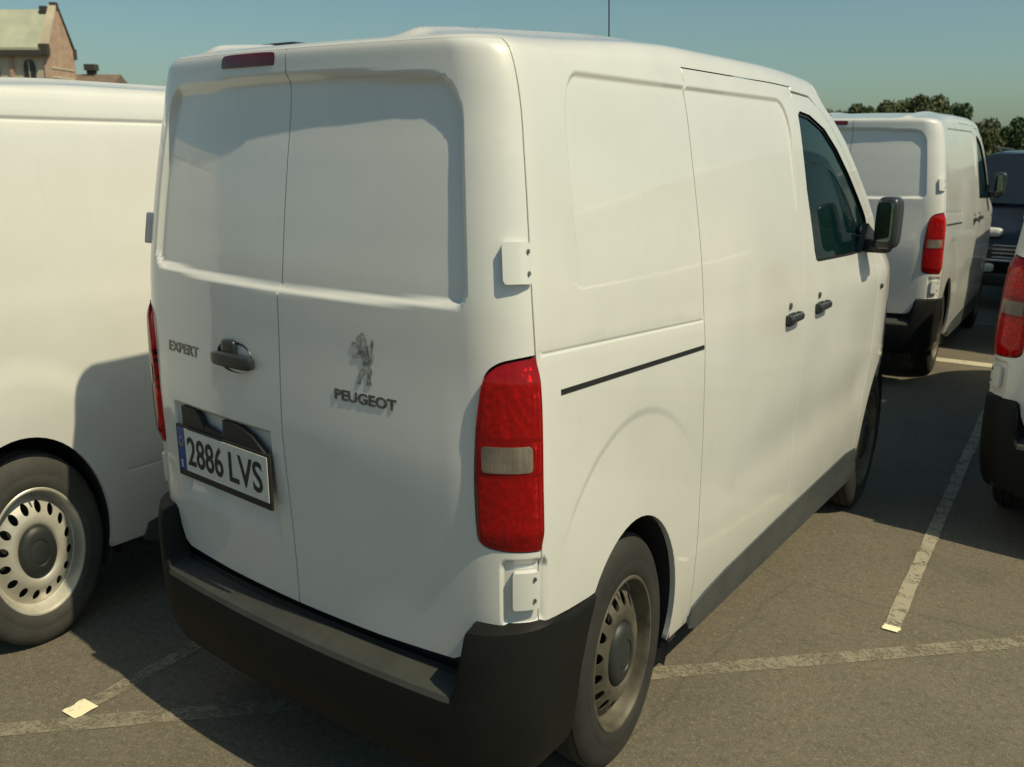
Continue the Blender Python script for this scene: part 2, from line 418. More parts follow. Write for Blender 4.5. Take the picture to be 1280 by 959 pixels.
    return obj(name, np.vstack(verts), faces, mat, parent, normals=np.vstack(norms))
def arc_pts(ct, cv, r, v_from, v_to, up=True, n=26):
    """arch line from left foot at height v_from over the top to right foot at v_to"""
    a0 = math.pi-math.asin((v_from-cv)/r); a1 = math.asin((v_to-cv)/r)
    return [(ct+r*math.cos(a0+(a1-a0)*i/n), cv+r*math.sin(a0+(a1-a0)*i/n)) for i in range(n+1)]
def path_pts(path, offs, step=.012):
    out = []; path = np.array(path, float)
    for i in range(len(path)-1):
        a, b = path[i], path[i+1]; L = np.linalg.norm(b-a); n = max(1, int(L/step)); nr = np.array([-(b-a)[1], (b-a)[0]])/L
        for k in range(n):
            for o in offs: out.append(a+(b-a)*k/n+nr*o)
    return out
def text_mesh(txt, size=1.0, bold=.0, extr=.0):
    cu = bpy.data.curves.new('t', 'FONT'); cu.body = txt; cu.size = size; cu.offset = bold; cu.extrude = extr; cu.resolution_u = 4
    o = bpy.data.objects.new('t', cu); COL.objects.link(o); dg = bpy.context.evaluated_depsgraph_get()
    me = bpy.data.meshes.new_from_object(o.evaluated_get(dg)); bpy.data.objects.remove(o)
    v = np.array([tuple(p.co) for p in me.vertices]); f = [tuple(p.vertices) for p in me.polygons]; bpy.data.meshes.remove(me)
    return v, f

def wheel(parent, x, y, side, tyre=None, steel=None):
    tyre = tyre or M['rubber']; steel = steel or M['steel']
    w_ = empty('wheel', (x, y, .335), parent=parent)
    tp = [(-.034, .205), (-.012, .216), (-.004, .226), (.0, .240), (.001, .258), (-.001, .262), (-.001, .270), (-.003, .288), (-.010, .306), (-.022, .321), (-.034, .3295), (-.036, .326), (-.040, .326), (-.042, .332), (-.075, .3355), (-.077, .328), (-.085, .328), (-.087, .336), (-.125, .336), (-.127, .328), (-.135, .328), (-.137, .335), (-.172, .331), (-.19, .315), (-.205, .28), (-.205, .23), (-.19, .205)]
    MB().lathe_x(tp, 72, side).make('tyre', tyre, w_, sharp=50)
    # steel rim: flange, barrel, pressed disc with a ring of holes
    fl = [(-.022, .222), (-.008, .2235), (-.003, .219), (-.004, .213), (-.012, .209), (-.026, .206), (-.045, .203), (-.066, .197), (-.070, .191)]
    rp = MB().lathe_x(fl, 72, side)
    prof_r = np.array([.078, .088, .100, .118, .132, .150, .170, .184, .192]); prof_x = np.array([-.040, -.026, -.014, -.012, -.018, -.030, -.047, -.062, -.069])
    circ = lambda r, n: [(r*math.cos(2*math.pi*i/n), r*math.sin(2*math.pi*i/n)) for i in range(n)]
    loops = [circ(.192, 96), circ(.086, 48)]
    for k in range(16):
        a = 2*math.pi*(k+.5)/16; ca, sa = math.cos(a), math.sin(a)
        loops.append([((.153+.0205*math.cos(b))*ca-.0155*math.sin(b)*sa, (.153+.0205*math.cos(b))*sa+.0155*math.sin(b)*ca) for b in [2*math.pi*i/14 for i in range(14)]])
    g = np.array([(r*math.cos(a), r*math.sin(a)) for r in (.093, .100, .108, .118, .127, .182) for a in np.linspace(0, 2*math.pi, 72, endpoint=False)])
    pts = np.vstack([np.array(L) for L in loops]+[g]); ed = []; k = 0
    for L in loops:
        ed += [(k+i, k+(i+1) % len(L)) for i in range(len(L))]; k += len(L)
    r = delaunay_2d_cdt([Vector(p) for p in pts], ed, [], 0, 1e-7)
    V2 = np.array([tuple(p) for p in r[0]]); F2 = [f for f in r[2] if len(f) == 3]
    c = V2[np.array(F2)].mean(1); keep = inside(c[:, 0], c[:, 1], loops); F2 = [f for f, q in zip(F2, keep) if q]
    rr = np.hypot(V2[:, 0], V2[:, 1]); xx = np.interp(rr, prof_r, prof_x)
    rp.add([(xx[i]*side, V2[i, 0], V2[i, 1]) for i in range(len(V2))], F2)
    for L in loops[2:]:                       # hole walls
        n = len(L); vv = []
        for dz in (0, -.006):
            for (a, b) in L: vv.append(((float(np.interp(math.hypot(a, b), prof_r, prof_x))+dz)*side, a, b))
        rp.add(vv, [(i, (i+1) % n, n+(i+1) % n, n+i) for i in range(n)])
    rp.make('rim', steel, w_, sharp=40)
    cap = [(-.040, .090), (-.022, .089), (-.008, .083), (.002, .066), (.004, .046), (.0, .044), (.002, .040), (.006, .020), (.007, .0005)]
    MB().lathe_x(cap, 40, side).make('hub_cap', M['cap'], w_, sharp=40)
    MB().lathe_x([(-.095, .198), (-.090, .15), (-.088, .001)], 48, side).make('brake_drum', M['steel_dark'], w_)
    v = MB().tube((-.012*side, .0, .212), (.004*side, .004, .190), .005, .004, 8); v.make('tyre_valve', M['dark'], w_)
    return w_

DOORB = [(.003, .517), (.40, .519), (.70, .527), (.735, .541), (.757, .578), (.772, .628), (.80, .639), (.997, .639)]
LIGHT_EDGE = [(.997, .806), (.845, .812), (.806, .822), (.792, .850), (.795, 1.03), (.820, 1.152), (.840, 1.193), (.883, 1.216), (.94, 1.224), (.997, 1.228)]
def chaikin(L):
    out = [L[0]]
    for a, b in zip(L[:-1], L[1:]): out += [(a[0]*.75+b[0]*.25, a[1]*.75+b[1]*.25), (a[0]*.25+b[0]*.75, a[1]*.25+b[1]*.75)]
    return out+[L[-1]]
LIGHT = [(.999, .811), (.847, .817), (.811, .827), (.798, .852), (.801, 1.03), (.826, 1.150), (.845, 1.189), (.886, 1.211), (.94, 1.219), (.999, 1.222)]
LIGHT = chaikin(chaikin(LIGHT)); LIGHT_EDGE = chaikin(chaikin(LIGHT_EDGE))
SEAM = [(2.163, .27), (2.160, .34), (2.134, .82), (2.122, 1.185), (2.120, 1.60), (2.120, 1.816)]
WIN = [(3.497, 1.250), (4.10, 1.236), (4.44, 1.234), (4.515, 1.250), (4.53, 1.30), (4.47, 1.37), (4.33, 1.452), (4.12, 1.565), (3.93, 1.650), (3.72, 1.718), (3.50, 1.752), (3.36, 1.757), (3.325, 1.745), (3.335, 1.66), (3.36, 1.50), (3.44, 1.29), (3.465, 1.258)]
ALINE = [(3.72, 1.818), (3.90, 1.772), (4.12, 1.695), (4.34, 1.585), (4.54, 1.47), (4.72, 1.35), (4.90, 1.245)]
FDOOR_F = [(4.46, .27), (4.47, .45), (4.51, .60), (4.58, .76), (4.62, .95), (4.63, 1.22), (4.60, 1.33), (4.44, 1.445), (4.24, 1.56), (4.02, 1.665), (3.82, 1.745), (3.66, 1.790), (3.54, 1.806)]
def shift(L, dt, dv=0): return [(a+dt, b+dv) for a, b in L]
def rbox_path(cx, cy, hx, hy, r, n=8):
    out = []
    for qx, qy, a0 in ((1, -1, -90), (1, 1, 0), (-1, 1, 90), (-1, -1, 180)):
        for k in range(n+1):
            a = math.radians(a0+90*k/n); out.append((cx+qx*(hx-r)+r*math.cos(a), cy+qy*(hy-r)+r*math.sin(a)))
    return out

def make_van(loc, drip=False, plates=True, tyre=None, steel=None):
    root = empty('panel_van', loc)
    F = make_F(drip); Fo = lambda off, ex=None, d=True: make_F(drip, off, d, ex)
    # ---- rear doors
    for s in (1, -1):
        st = densify(rbox_path(0, 0, .803, .225, .07), .03)
        ext = []
        for p in st:
            if p[0] < 0: continue
            for k in (1.0, .985, .97):
                a = p[0]*(1 if k == 1 else (1-(1-k)*1.2)); vv = p[1]*(1 if k == 1 else 1-(1-k)*4)
                ext.append((a, 1.541+vv*(.222+.018*(1-min(a/.8, 1)**2))/.225))
        d = panel('rear_door', [DOORB+LIGHT_EDGE+[(.997, 1.8383), (.003, 1.8383)]], F, M['paint'], root, (.0095, .0095), extra=[], sgn=s, bstep=.012)
        # upper hinge plate on the corner, lower one in its pocket
        hz = panel('door_hinge', [rbox_path(.955, 1.406, .044, .040, .010, 4)], Fo(.024, lambda t, v: -.013*sm(np.abs(t), .955, 1.0), False), M['paint'], d, (.012, .012), lip=.026, sgn=s, round_edge=.003)
        hb = panel('door_hinge', [rbox_path(.948, .722, .042, .043, .008, 4)], Fo(.010, None, False), M['paint'], d, (.012, .012), lip=.024, sgn=s, round_edge=.004)
        for (tt, vq) in ((.984, 1.428), (.984, 1.386), (.972, .750), (.972, .70)):
            c = P(np.array(tt*s), np.array(vq)); n_ = nrm(P, np.array(tt*s), np.array(vq)); c = c+n_*.011
            MB().tube(c, c+n_*(.009 if vq > 1 else .004), .005, n=8).make('hinge_screw', M['dull'], hz if vq > 1 else hb)
        if s > 0:
            rd = d
            # maker's name and emblem
            v_, f_ = text_mesh('PEUGEOT', .030, .0009, .002)
            x0, x1 = v_[:, 0].min(), v_[:, 0].max(); y0 = v_[:, 1].min(); y1 = v_[:, 1].max()
            t_ = .262+(v_[:, 0]-x0)/(x1-x0)*.258; vq = 1.083+(v_[:, 1]-y0)/(y1-y0)*.025
            p_ = F(t_, vq)+nrm(F, t_, vq)*(v_[:, 2]*.5+.0012)[:, None]
            obj('badge_lettering', p_, f_, M['dull'], d, smooth=False)
            lion = [(.50,1.0),(.40,.96),(.27,.90),(.22,.84),(.30,.80),(.38,.80),(.36,.74),(.22,.76),(.08,.80),(.0,.76),(.06,.70),(.20,.68),(.32,.64),(.20,.58),(.06,.58),(.02,.51),(.12,.48),(.28,.52),(.40,.52),(.44,.42),(.46,.34),(.34,.26),(.24,.16),(.20,.04),(.14,.0),(.34,.0),(.34,.10),(.44,.18),(.56,.22),(.66,.20),(.62,.10),(.58,.0),(.80,.0),(.78,.12),(.84,.26),(.80,.40),(.88,.44),(.96,.56),(.92,.70),(.98,.84),(.90,.90),(.86,.78),(.82,.66),(.84,.56),(.76,.50),(.72,.62),(.70,.74),(.66,.88),(.58,.96)][::-1]
            L = [(.345+a*.095, 1.128+b*.115) for a, b in lion]
            panel('emblem', [L], Fo(.0022), M['chrome'], d, (.012, .012), lip=.003, bstep=.01, round_edge=.001)
        else:
            v_, f_ = text_mesh('EXPERT', .030, .0009, .0015)
            x0, x1 = v_[:, 0].min(), v_[:, 0].max(); y0 = v_[:, 1].min(); y1 = v_[:, 1].max()
            t_ = -.690+(v_[:, 0]-x0)/(x1-x0)*.212; vq = 1.101+(v_[:, 1]-y0)/(y1-y0)*.027
            p_ = F(t_, vq)+nrm(F, t_, vq)*(v_[:, 2]*.5+.0012)[:, None]
            obj('badge_lettering', p_, f_, M['dull'], d, smooth=False)
            # handle: shallow cup with a pull bar hung across it
            hd = empty('door_handle', parent=d)
            cup = MB(); V = []; Fc = []
            for i, (rr, dy) in enumerate(((1.0, -.004), (.97, -.010), (.8, -.004), (.5, .004), (.02, .007))):
                for j in range(28):
                    a = 2*math.pi*j/28; ex = .66 if math.sin(a) > 0 else 1
                    V.append((-.243+.100*rr*math.copysign(abs(math.cos(a))**.8, math.cos(a)), .004+dy+.002, 1.128+.040*rr*math.sin(a)))
            for i in range(4):
                for j in range(28): Fc.append((i*28+j, i*28+(j+1) % 28, (i+1)*28+(j+1) % 28, (i+1)*28+j))
            cup.add(V, Fc).make('handle_cup', M['handle'], d)
            b = MB(); b.box((-.352, -.034, 1.104), (-.125, -.002, 1.140), .45)
            b.box((-.300, -.020, 1.128), (-.225, .002, 1.172), .5); b.make('door_handle', M['handle'], d)
            bpy.data.objects.remove(hd)
    # ---- high brake light, plate and its lamps
    panel('brake_light', [rbox_path(-.236, 1.815, .172, .0155, .012, 5)], Fo(.006, lambda t, v: -.004*(np.abs((t+.236)/.172)**4), False), M['redhi'], root, (.015, .008), lip=.012, round_edge=.003)
    # plate frame is a flat board bridging the pocket
    A = np.array([-.640, .014, 0]); B = np.array([-.068, -.016, 0]); U_ = (B-A)/np.linalg.norm(B-A); Nn = np.array([U_[1], -U_[0], 0]); W_ = np.linalg.norm(B-A)
    def pl(u, z, o): return A+U_*u+Nn*o+np.array([0, 0, z])
    def slab(mb, u0, u1, z0, z1, o0, o1):
        V = [pl(u, z, o) for z in (z0, z1) for o in (o1, o0) for u in (u0, u1)]
        mb.add(V, [(0, 2, 3, 1), (4, 5, 7, 6), (0, 1, 5, 4), (2, 6, 7, 3), (0, 4, 6, 2), (1, 3, 7, 5)])
    if plates:
        fr = MB(); slab(fr, -.008, W_+.008, .763, .906, 0, .010)
        np_ = fr.make('number_plate', M['dark'], root, smooth=False)
        a = MB(); slab(a, .050, W_-.003, .782, .899, .010, .0125); a.make('plate_face', M['plate'], np_, smooth=False)
        a = MB(); slab(a, .003, .048, .782, .899, .010, .0125); a.make('plate_band', M['plateblue'], np_, smooth=False)
        v_, f_ = text_mesh('E', .026, .001, 0)
        obj('band_letter', [pl(.017+p[0], .790+p[1], .0135) for p in v_], f_, M['plate'], np_, smooth=False)
        st = MB()
        for k in range(12):
            a_ = math.pi*k/6; st.add([pl(.0255+.012*math.cos(a_)+.0022*math.cos(b), .862+.0125*math.sin(a_)+.0024*math.sin(b), .0135) for b in (0, 1.26, 2.51, 3.77, 5.03)], [(0, 1, 2, 3, 4)])
        st.make('band_stars', M['yellow'], np_, smooth=False)
        for txt, u0, u1 in (('2886', .066, .300), ('LVS', .338, .540)):
            v_, f_ = text_mesh(txt, .1, .0013, .0008)
            x0, x1 = v_[:, 0].min(), v_[:, 0].max(); y0, y1 = v_[:, 1].min(), v_[:, 1].max()
            obj('plate_characters', [pl(u0+(p[0]-x0)/(x1-x0)*(u1-u0), .800+(p[1]-y0)/(y1-y0)*.081, .0135+p[2]) for p in v_], f_, M['ink'], np_, smooth=False)
    lh = MB()
    for (u0, u1, top) in ((.030, .185, [(0, .958), (.55, .958), (.75, .945), (1, .905)]), (.300, .545, [(0, .956), (.35, .956), (.72, .938), (1, .905)])):
        pts = [(u0, .905)]+[(u0+(u1-u0)*k, z) for k, z in top[:-1]]+[(u1, .905)]
        n = len(pts); V = [pl(u, z, o) for o in (-.020, .003) for u, z in pts]
        lh.add(V, [tuple(range(n)), tuple(range(n, 2*n))[::-1]]+[(i, n+i, n+(i+1) % n, (i+1) % n) for i in range(n)])
    lh.add([pl(u, z, o) for o in (-.018, .002) for u, z in ((.180, .905), (.305, .905), (.305, .921), (.255, .913), (.180, .925))], [(0, 1, 2, 3, 4), (9, 8, 7, 6, 5)]+[(i, 5+i, 5+(i+1) % 5, (i+1) % 5) for i in range(5)])
    lh.make('plate_lamp_housing', M['dark'], root, smooth=False)
    # ---- tail lights
    for s in (1, -1):
        def bulge(t, v):
            a = np.abs(t); e = np.minimum(np.minimum(a-.798, 1.04-a)*3, np.minimum(v-.811, 1.222-v))
            return .016*sm(e, -.005, .05)
        lt = panel('tail_light', [LIGHT], Fo(.002, bulge, False), M['redcover'], root, (.012, .012), lip=.012, sgn=s, round_edge=.003)
        def dish(t, v):            # three cups behind the cover: upper lamp, middle lamp, lower lamp
            a = np.abs(t); d_ = np.zeros(np.shape(a))
            for c, h in ((1.130, .072), (1.018, .034), (.905, .075)):
                d_ = d_-.020*np.clip(1-((a-.905)/.085)**2-((v-c)/h)**2, 0, 1)
            return d_
        panel('lamp_reflector', [[(.9+(a-.9)*.97, 1.017+(b-1.017)*.98) for a, b in LIGHT]], Fo(-.012, dish, False), M['bowl'], lt, (.009, .009), lip=.004, sgn=s)
        rvp = rbox_path(.897, 1.018, .070, .0275, .010, 4)
        panel('reverse_lamp', [rvp], Fo(.0045, bulge, False), M['clear'], lt, (.012, .012), lip=.006, sgn=s, round_edge=.0015)
        for b0, b1 in ((1.052, 1.060), (.977, .985)):
            panel('lamp_divider', [[(.806, b0), (.997, b0), (.997, b1), (.806, b1)]], Fo(-.004, bulge, False), M['dark'], lt, (.03, .02), lip=.010, sgn=s)
        panel('light_seal', [LIGHT_EDGE], Fo(-.042, None, False), M['dark'], lt, (.05, .05), lip=.01, sgn=s)
    # ---- rear bumper
    rows_c = [(-.030, .495), (.0, .484), (.068, .477), (.084, .471), (.093, .459), (.097, .44), (.096, .36), (.085, .29), (.06, .25), (-.02, .235)]
    rows_s = [(-.012, .641), (.006, .638), (.012, .632), (.014, .60), (.016, .54), (.018, .46), (.020, .38), (.016, .30), (.006, .26), (-.04, .24)]
    ts = np.r_[np.linspace(0, .72, 30), np.linspace(.735, .80, 12), np.linspace(.82, 1.6, 44)]
    ts = np.r_[-ts[::-1][:-1], ts]; V = []
    for j in range(len(rows_c)):
        for t0 in ts:
            a = abs(t0); k = float(sm(a, .742, .786)); kk = float(sm(a, .70, 1.05))
            vv = rows_c[j][1]*(1-k)+rows_s[j][1]*k; off = rows_c[j][0]*(1-kk)+rows_s[j][0]*kk
            if j == 0: off = -.012
            vv -= .020*float(sm(a, 1.0, 1.3))*(1 if j < 3 else 0)
            te = ARC_T-math.sqrt(max(ARC_R**2-(min(vv, .73)-ARC_V)**2, 0))
            ta = a if a < 1.05 else 1.05+(a-1.05)/.55*(te-1.05)
            t_ = np.array(math.copysign(ta, t0)); v_ = np.array(max(vv, .2005)); V.append(P(t_, v_)+nrm(P, t_, v_)*off)
    nT = len(ts); Fc = [(j*nT+i, (j+1)*nT+i, (j+1)*nT+i+1, j*nT+i+1) for j in range(len(rows_c)-1) for i in range(nT-1)]
    stepf = [f for f in Fc if 1*nT <= f[0] < 4*nT and max(abs(ts[q % nT]) for q in f) < .742]; sset = set(stepf)
    rb = obj('rear_bumper', V, [f for f in Fc if f not in sset], M['bumper'], root, sharp=32)
    obj('bumper_step', V, stepf, M['step'], rb, sharp=32)
    # ---- flanks
    def flank(s, one_piece):
        a1 = arc_pts(ARC_T, ARC_V, ARC_R, .621, .27)
        ex = [] if drip else path_pts([(1.033, 1.226), (2.118, 1.185)], (-.007, -.0035, -.0015, 0, .0015, .0035, .007), .015)
        if drip: ex = path_pts([(1.01, 1.70), (3.35, 1.70)], (-.012, -.008, -.004, 0, .004, .008, .012), .03)+path_pts([(2.1, .535), (3.3, .535)], (-.008, -.004, 0, .004, .008), .03)
        rp = [q for q in densify(rbox_path(2.222, 1.483, .985, .302, .13, 12), .012) if q[1] > 1.45]
        rib = [] if drip else [(2.222+(q[0]-2.222)*(1-k/.985), 1.483+(q[1]-1.483)*(1-k/.302)) for q in rp for k in (-.004, 0, .003, .006, .009, .013)]
        ar = [] if drip else [(1.60+r*math.cos(b), .35+r*math.sin(b)) for r in (.648, .655, .662, .669, .676) for b in np.linspace(.6, 2.4, 90)]
        if one_piece:
            L = [(1.003, .641), (1.15, .628), (1.28, .621)]+a1+[(3.283, .27), (3.283, 1.818), (1.003, 1.818)]
            panel('side_panel', [L], F, M['paint'], root, (.03, .022), extra=ex+rib+ar, sgn=s, bstep=.02)
        else:
            L = [(1.003, .641), (1.15, .628), (1.28, .621)]+a1+SEAM[:-1]+[(2.120, 1.818), (1.003, 1.818)]
            panel('side_panel', [L], F, M['paint'], root, (.018, .018), extra=ex+rib+ar, sgn=s, bstep=.015)
            L = shift(SEAM, .009)+[(3.283, 1.816), (3.283, .27)]; L = L[::-1]
            d = panel('sliding_door', [L], F, M['paint'], root, (.025, .022), extra=rib, sgn=s, bstep=.02)
            side_handle(d, s, 3.105)
            panel('door_rail', [[(1.105, 1.1315), (2.117, 1.1065), (2.117, 1.1180), (1.105, 1.1430)]], Fo(.002), M['dark'], root, (.05, .006), lip=.012, sgn=s)
        L = [(3.290, .27)]+FDOOR_F+[(3.290, 1.806)]
        fd = panel('front_door', [L, WIN], F, M['paint'], root, (.025, .022), extra=rib, sgn=s, bstep=.02)
        side_handle(fd, s, 3.530)
        Wi = [(3.92+(a-3.92)*1.012, 1.49+(b-1.49)*1.02) for a, b in WIN]
        panel('side_window', [Wi], Fo(-.014, None, False), M['glass'], fd, (.06, .06), lip=.004, sgn=s)
        seal = [(3.92+(a-3.92)*.982, 1.49+(b-1.49)*.962) for a, b in WIN]
        panel('window_seal', [WIN, seal], Fo(-.009, None, False), M['dark'], fd, (.2, .2), lip=.004, sgn=s, bstep=.03)
        # front wing with the windscreen pillar
        fa = arc_pts(FARC_T, ARC_V, FARC_R, .27, .27)[::-1]
        L = shift(FDOOR_F, .007, .0)[1:]; L[-1] = (3.547, 1.811)
        L = [(4.467, .27)]+L+[(3.290, 1.811), (3.290, 1.818)]+ALINE+[(5.16, 1.155), (5.40, 1.06), (5.56, .95), (5.64, .80), (5.66, .60), (5.66, .40), (5.58, .25)]+fa
        panel('front_wing', [L], F, M['paint'], root, (.03, .025), sgn=s, bstep=.02)
        panel('sill_trim', [[(2.155, .262), (2.185, .318), (2.30, .335), (2.52, .350), (3.3, .372), (4.30, .392), (4.50, .380), (4.548, .345), (4.56, .262), (4.5, .232), (2.25, .232)]], Fo(.012, lambda t, v: .010*(1-sm(v, .24, .33)), False), M['sill'], root, (.04, .02), lip=.03, sgn=s, bstep=.02, round_edge=.004)
        # wing mirror
        sx = s
        mb = MB(); mb.box((sx*.985 if s > 0 else -1.112, 3.40, 1.255), (1.112 if s > 0 else -.985, 3.56, 1.455), .42)
        mb.box((.90 if s > 0 else -1.06, 3.50, 1.230), (1.06 if s > 0 else -.90, 3.62, 1.285), .5)
        m_ = mb.make('wing_mirror', M['handle'], root)
        g = MB(); g.box((1.005 if s > 0 else -1.092, 3.394, 1.285), (1.092 if s > 0 else -1.005, 3.404, 1.435), .3); g.make('mirror_glass', M['mirror'], m_)
        g = MB(); g.prism([(3.44, 1.236), (3.70, 1.236), (3.70, 1.30), (3.54, 1.345)], 0, .893*s, .925*s); g.make('mirror_foot', M['handle'], m_, smooth=False)
    def side_handle(d, s, t0):
        c = P(np.array(t0*s), np.array(1.093))
        x = abs(c[0]); y = c[1]; q = lambda a, b: (min(a*s, b*s), max(a*s, b*s))
        b = MB(); x0, x1 = q(x-.006, x+.010); b.box((x0, y-.085, 1.066), (x1, y+.065, 1.110), .7); b.make('handle_cup', M['handle'], d)
        b = MB(); x0, x1 = q(x+.012, x+.040); b.box((x0, y-.085, 1.083), (x1, y+.085, 1.106), .5)
        x0, x1 = q(x-.002, x+.030); b.box((x0, y-.085, 1.080), (x1, y-.060, 1.109), .5); b.box((x0, y+.058, 1.080), (x1, y+.085, 1.109), .5); b.make('door_handle', M['handle'], d)
        b = MB(); b.tube(((x-.004)*s, y-.030, 1.134), ((x+.006)*s, y-.030, 1.134), .011, n=14); b.make('key_lock', M['dull'], d)
    flank(1, drip); flank(-1, True)
    for s in (1, -1):
        c = P(np.array(4.70*s), np.array(1.07)); MB().box((c[0]-.012, c[1]-.022, c[2]-.010), (c[0]+.012, c[1]+.022, c[2]+.010), .6).make('side_repeater', M['cap'], root)
    # ---- roof
    rl = [(-3.72, 1.818), (-3.290, 1.818), (-1.0, 1.818), (-1.0, 1.839), (1.0, 1.839), (1.0, 1.818), (3.290, 1.818), (3.72, 1.818), (3.68, 1.86), (3.65, 1.999), (-3.65, 1.999), (-3.68, 1.86)]
    gx = np.r_[np.arange(-3.66, -.9, .03), np.arange(-.9, .9, .025), np.arange(.9, 3.66, .03)]
    ex = [(a, b) for a in gx for b in np.r_[np.arange(1.822, 1.90, .0035), np.arange(1.90, 1.998, .006)]]
    panel('roof', [rl], F, M['paint'], root, (50, 50), extra=ex, lip=0, bstep=.01)
    MB().box((-.55, .42, 1.868), (-.33, .52, 1.882), .3).make('roof_vent', M['trim'], root)
    an = MB(); an.tube((0, 2.10, 1.90), (0, 2.10, 1.935), .02, .012); an.tube((0, 2.10, 1.93), (-.0, 2.04, 2.55), .0035, .0025, 8); an.make('antenna', M['dark'], root)
    # ---- windscreen, bonnet, nose: lofted between the two wings
    Bp = [(3.70, 1.823)]+ALINE[1:]+[(5.16, 1.155), (5.40, 1.06), (5.56, .95), (5.64, .80), (5.66, .60), (5.66, .40), (5.58, .25)]
    bul = [.03, .09, .13, .16, .17, .18, .18, .18, .17, .17, .17, .16, .16, .16]; cro = [.075, .07, .065, .06, .05, .045, .04, .05, .05, .04, .01, 0, 0, 0]
    def loft(name, i0, i1, mat, inset=0, n=18):
        rows = []
        for k in np.linspace(i0, i1, (i1-i0)*5+1):
            i = min(int(k), len(Bp)-2); u = k-i; tt = Bp[i][0]*(1-u)+Bp[i+1][0]*u; vv = Bp[i][1]*(1-u)+Bp[i+1][1]*u
            p = P(np.array(tt), np.array(vv)); bu = np.interp(k, range(len(bul)), bul); cr = np.interp(k, range(len(cro)), cro)
            rows.append([(p[0]*q*(1-inset), p[1]+bu*(1-abs(q)**2.4), p[2]+cr*(1-abs(q)**2.4)) for q in np.linspace(-1, 1, 2*n+1)])
        m_ = 2*n+1; V = [p for r in rows for p in r]
        return obj(name, V, [(a*m_+b, a*m_+b+1, (a+1)*m_+b+1, (a+1)*m_+b) for a in range(len(rows)-1) for b in range(m_-1)], mat, root, sharp=60)
    loft('windscreen', 0, 6, M['glass'], .0)
    loft('bonnet', 6, 9, M['paint'], .003); fb = loft('front_bumper', 9, 13, M['paint'])
    MB().box((-.45, 4.93, .62), (.45, 5.0, .74), .3).make('grille', M['trim'], root)
    for s in (1, -1):
        MB().box((.46*s if s > 0 else -.72, 4.78, .74), (.72 if s > 0 else -.46, 4.90, .88), .6).make('headlight', M['head'], root)
    # ---- inside and underneath
    ia = arc_pts(ARC_T, ARC_V, ARC_R+.01, .36, .36)
    Lr = [(.0, .26), (1.18, .26)]+ia+[(2.05, .28), (3.27, .28), (3.27, 1.85), (.0, 1.85)]
    for s in (1, -1): panel('inner_body', [Lr], Fo(-.048, (lambda t, v: -.085*sm(v, 1.74, 1.84)) if drip else None, False), M['inner'], root, (.08, .08), lip=0, sgn=s, bstep=.04)
    fa = [(a, b) for a, b in arc_pts(FARC_T, ARC_V, FARC_R+.01, .36, .36)]
    for s in (1, -1): panel('inner_lining', [[(3.28, .28), (4.54, .28)]+fa+[(5.5, .36), (5.4, .90), (4.9, 1.10), (4.5, 1.20), (3.28, 1.20)]], Fo(-.05, None, False), M['inner'], root, (.08, .08), lip=0, sgn=s, bstep=.04)
    ub = MB(); ub.box((-.62, .06, .20), (.62, 4.80, .34)); ub.box((-.885, 1.22, .215), (-.60, 3.62, .30)); ub.box((.60, 1.22, .215), (.885, 3.62, .30)); ub.box((-.86, .05, .26), (.86, .36, .46)); ub.make('underbody', M['liner'], root, smooth=False)
    for yc in (.761, FARC_T-.839):
        for s in (1, -1):
            m_ = MB(); n = 28; V = []
            xo = .935 if yc < 2 else .885
            for x_, r_ in ((xo, .392), (xo-.035, .400), (.60, .400), (.60, .001)):
                for j in range(n+1):
                    a = math.radians(-25+230*j/n); V.append((x_*s, yc+r_*math.cos(a), max(.20, .35+r_*math.sin(a))))
            m_.add(V, [(i*(n+1)+j, i*(n+1)+j+1, (i+1)*(n+1)+j+1, (i+1)*(n+1)+j) for i in range(3) for j in range(n)])
            m_.make('wheel_arch_liner', M['liner'], root)
    zz = np.linspace(.3, 1.82, 12); hw = fW(zz)*.96-.05; cab = MB(); cab.prism([(h_, z_) for h_, z_ in zip(hw, zz)]+[(-h_, z_) for h_, z_ in list(zip(hw, zz))[::-1]], 1, 2.36, 2.38); cab.make('bulkhead', M['seat'], root, smooth=False)
    cab = MB(); cab.box((-.84, 3.62, .70), (.84, 4.02, 1.16), .3); cab.box((-.86, 2.5, .36), (.86, 4.0, .42)); cab.make('dashboard', M['trim'], root)
    for sx in (-.45, .45):
        c = MB(); c.box((sx-.25, 2.72, .62), (sx+.25, 3.25, .80), .4); c.box((sx-.24, 2.60, .75), (sx+.24, 2.80, 1.34), .4); c.box((sx-.13, 2.60, 1.36), (sx+.13, 2.72, 1.54), .5); c.make('seat', M['seat'], root)
    st = MB(); n, k = 28, 8; V = []
    for i in range(n):
        a = 2*math.pi*i/n
        for j in range(k):
            b = 2*math.pi*j/k; r_ = .185+.014*math.cos(b); V.append((-.45+r_*math.cos(a), 3.50+r_*math.sin(a)*.35+.014*math.sin(b), 1.12+r_*math.sin(a)*.8))
    st.add(V, [(i*k+j, i*k+(j+1) % k, ((i+1) % n)*k+(j+1) % k, ((i+1) % n)*k+j) for i in range(n) for j in range(k)]); st.make('steering_wheel', M['trim'], root)
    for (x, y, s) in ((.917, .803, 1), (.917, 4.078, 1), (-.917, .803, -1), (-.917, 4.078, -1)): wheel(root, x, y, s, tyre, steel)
    return root

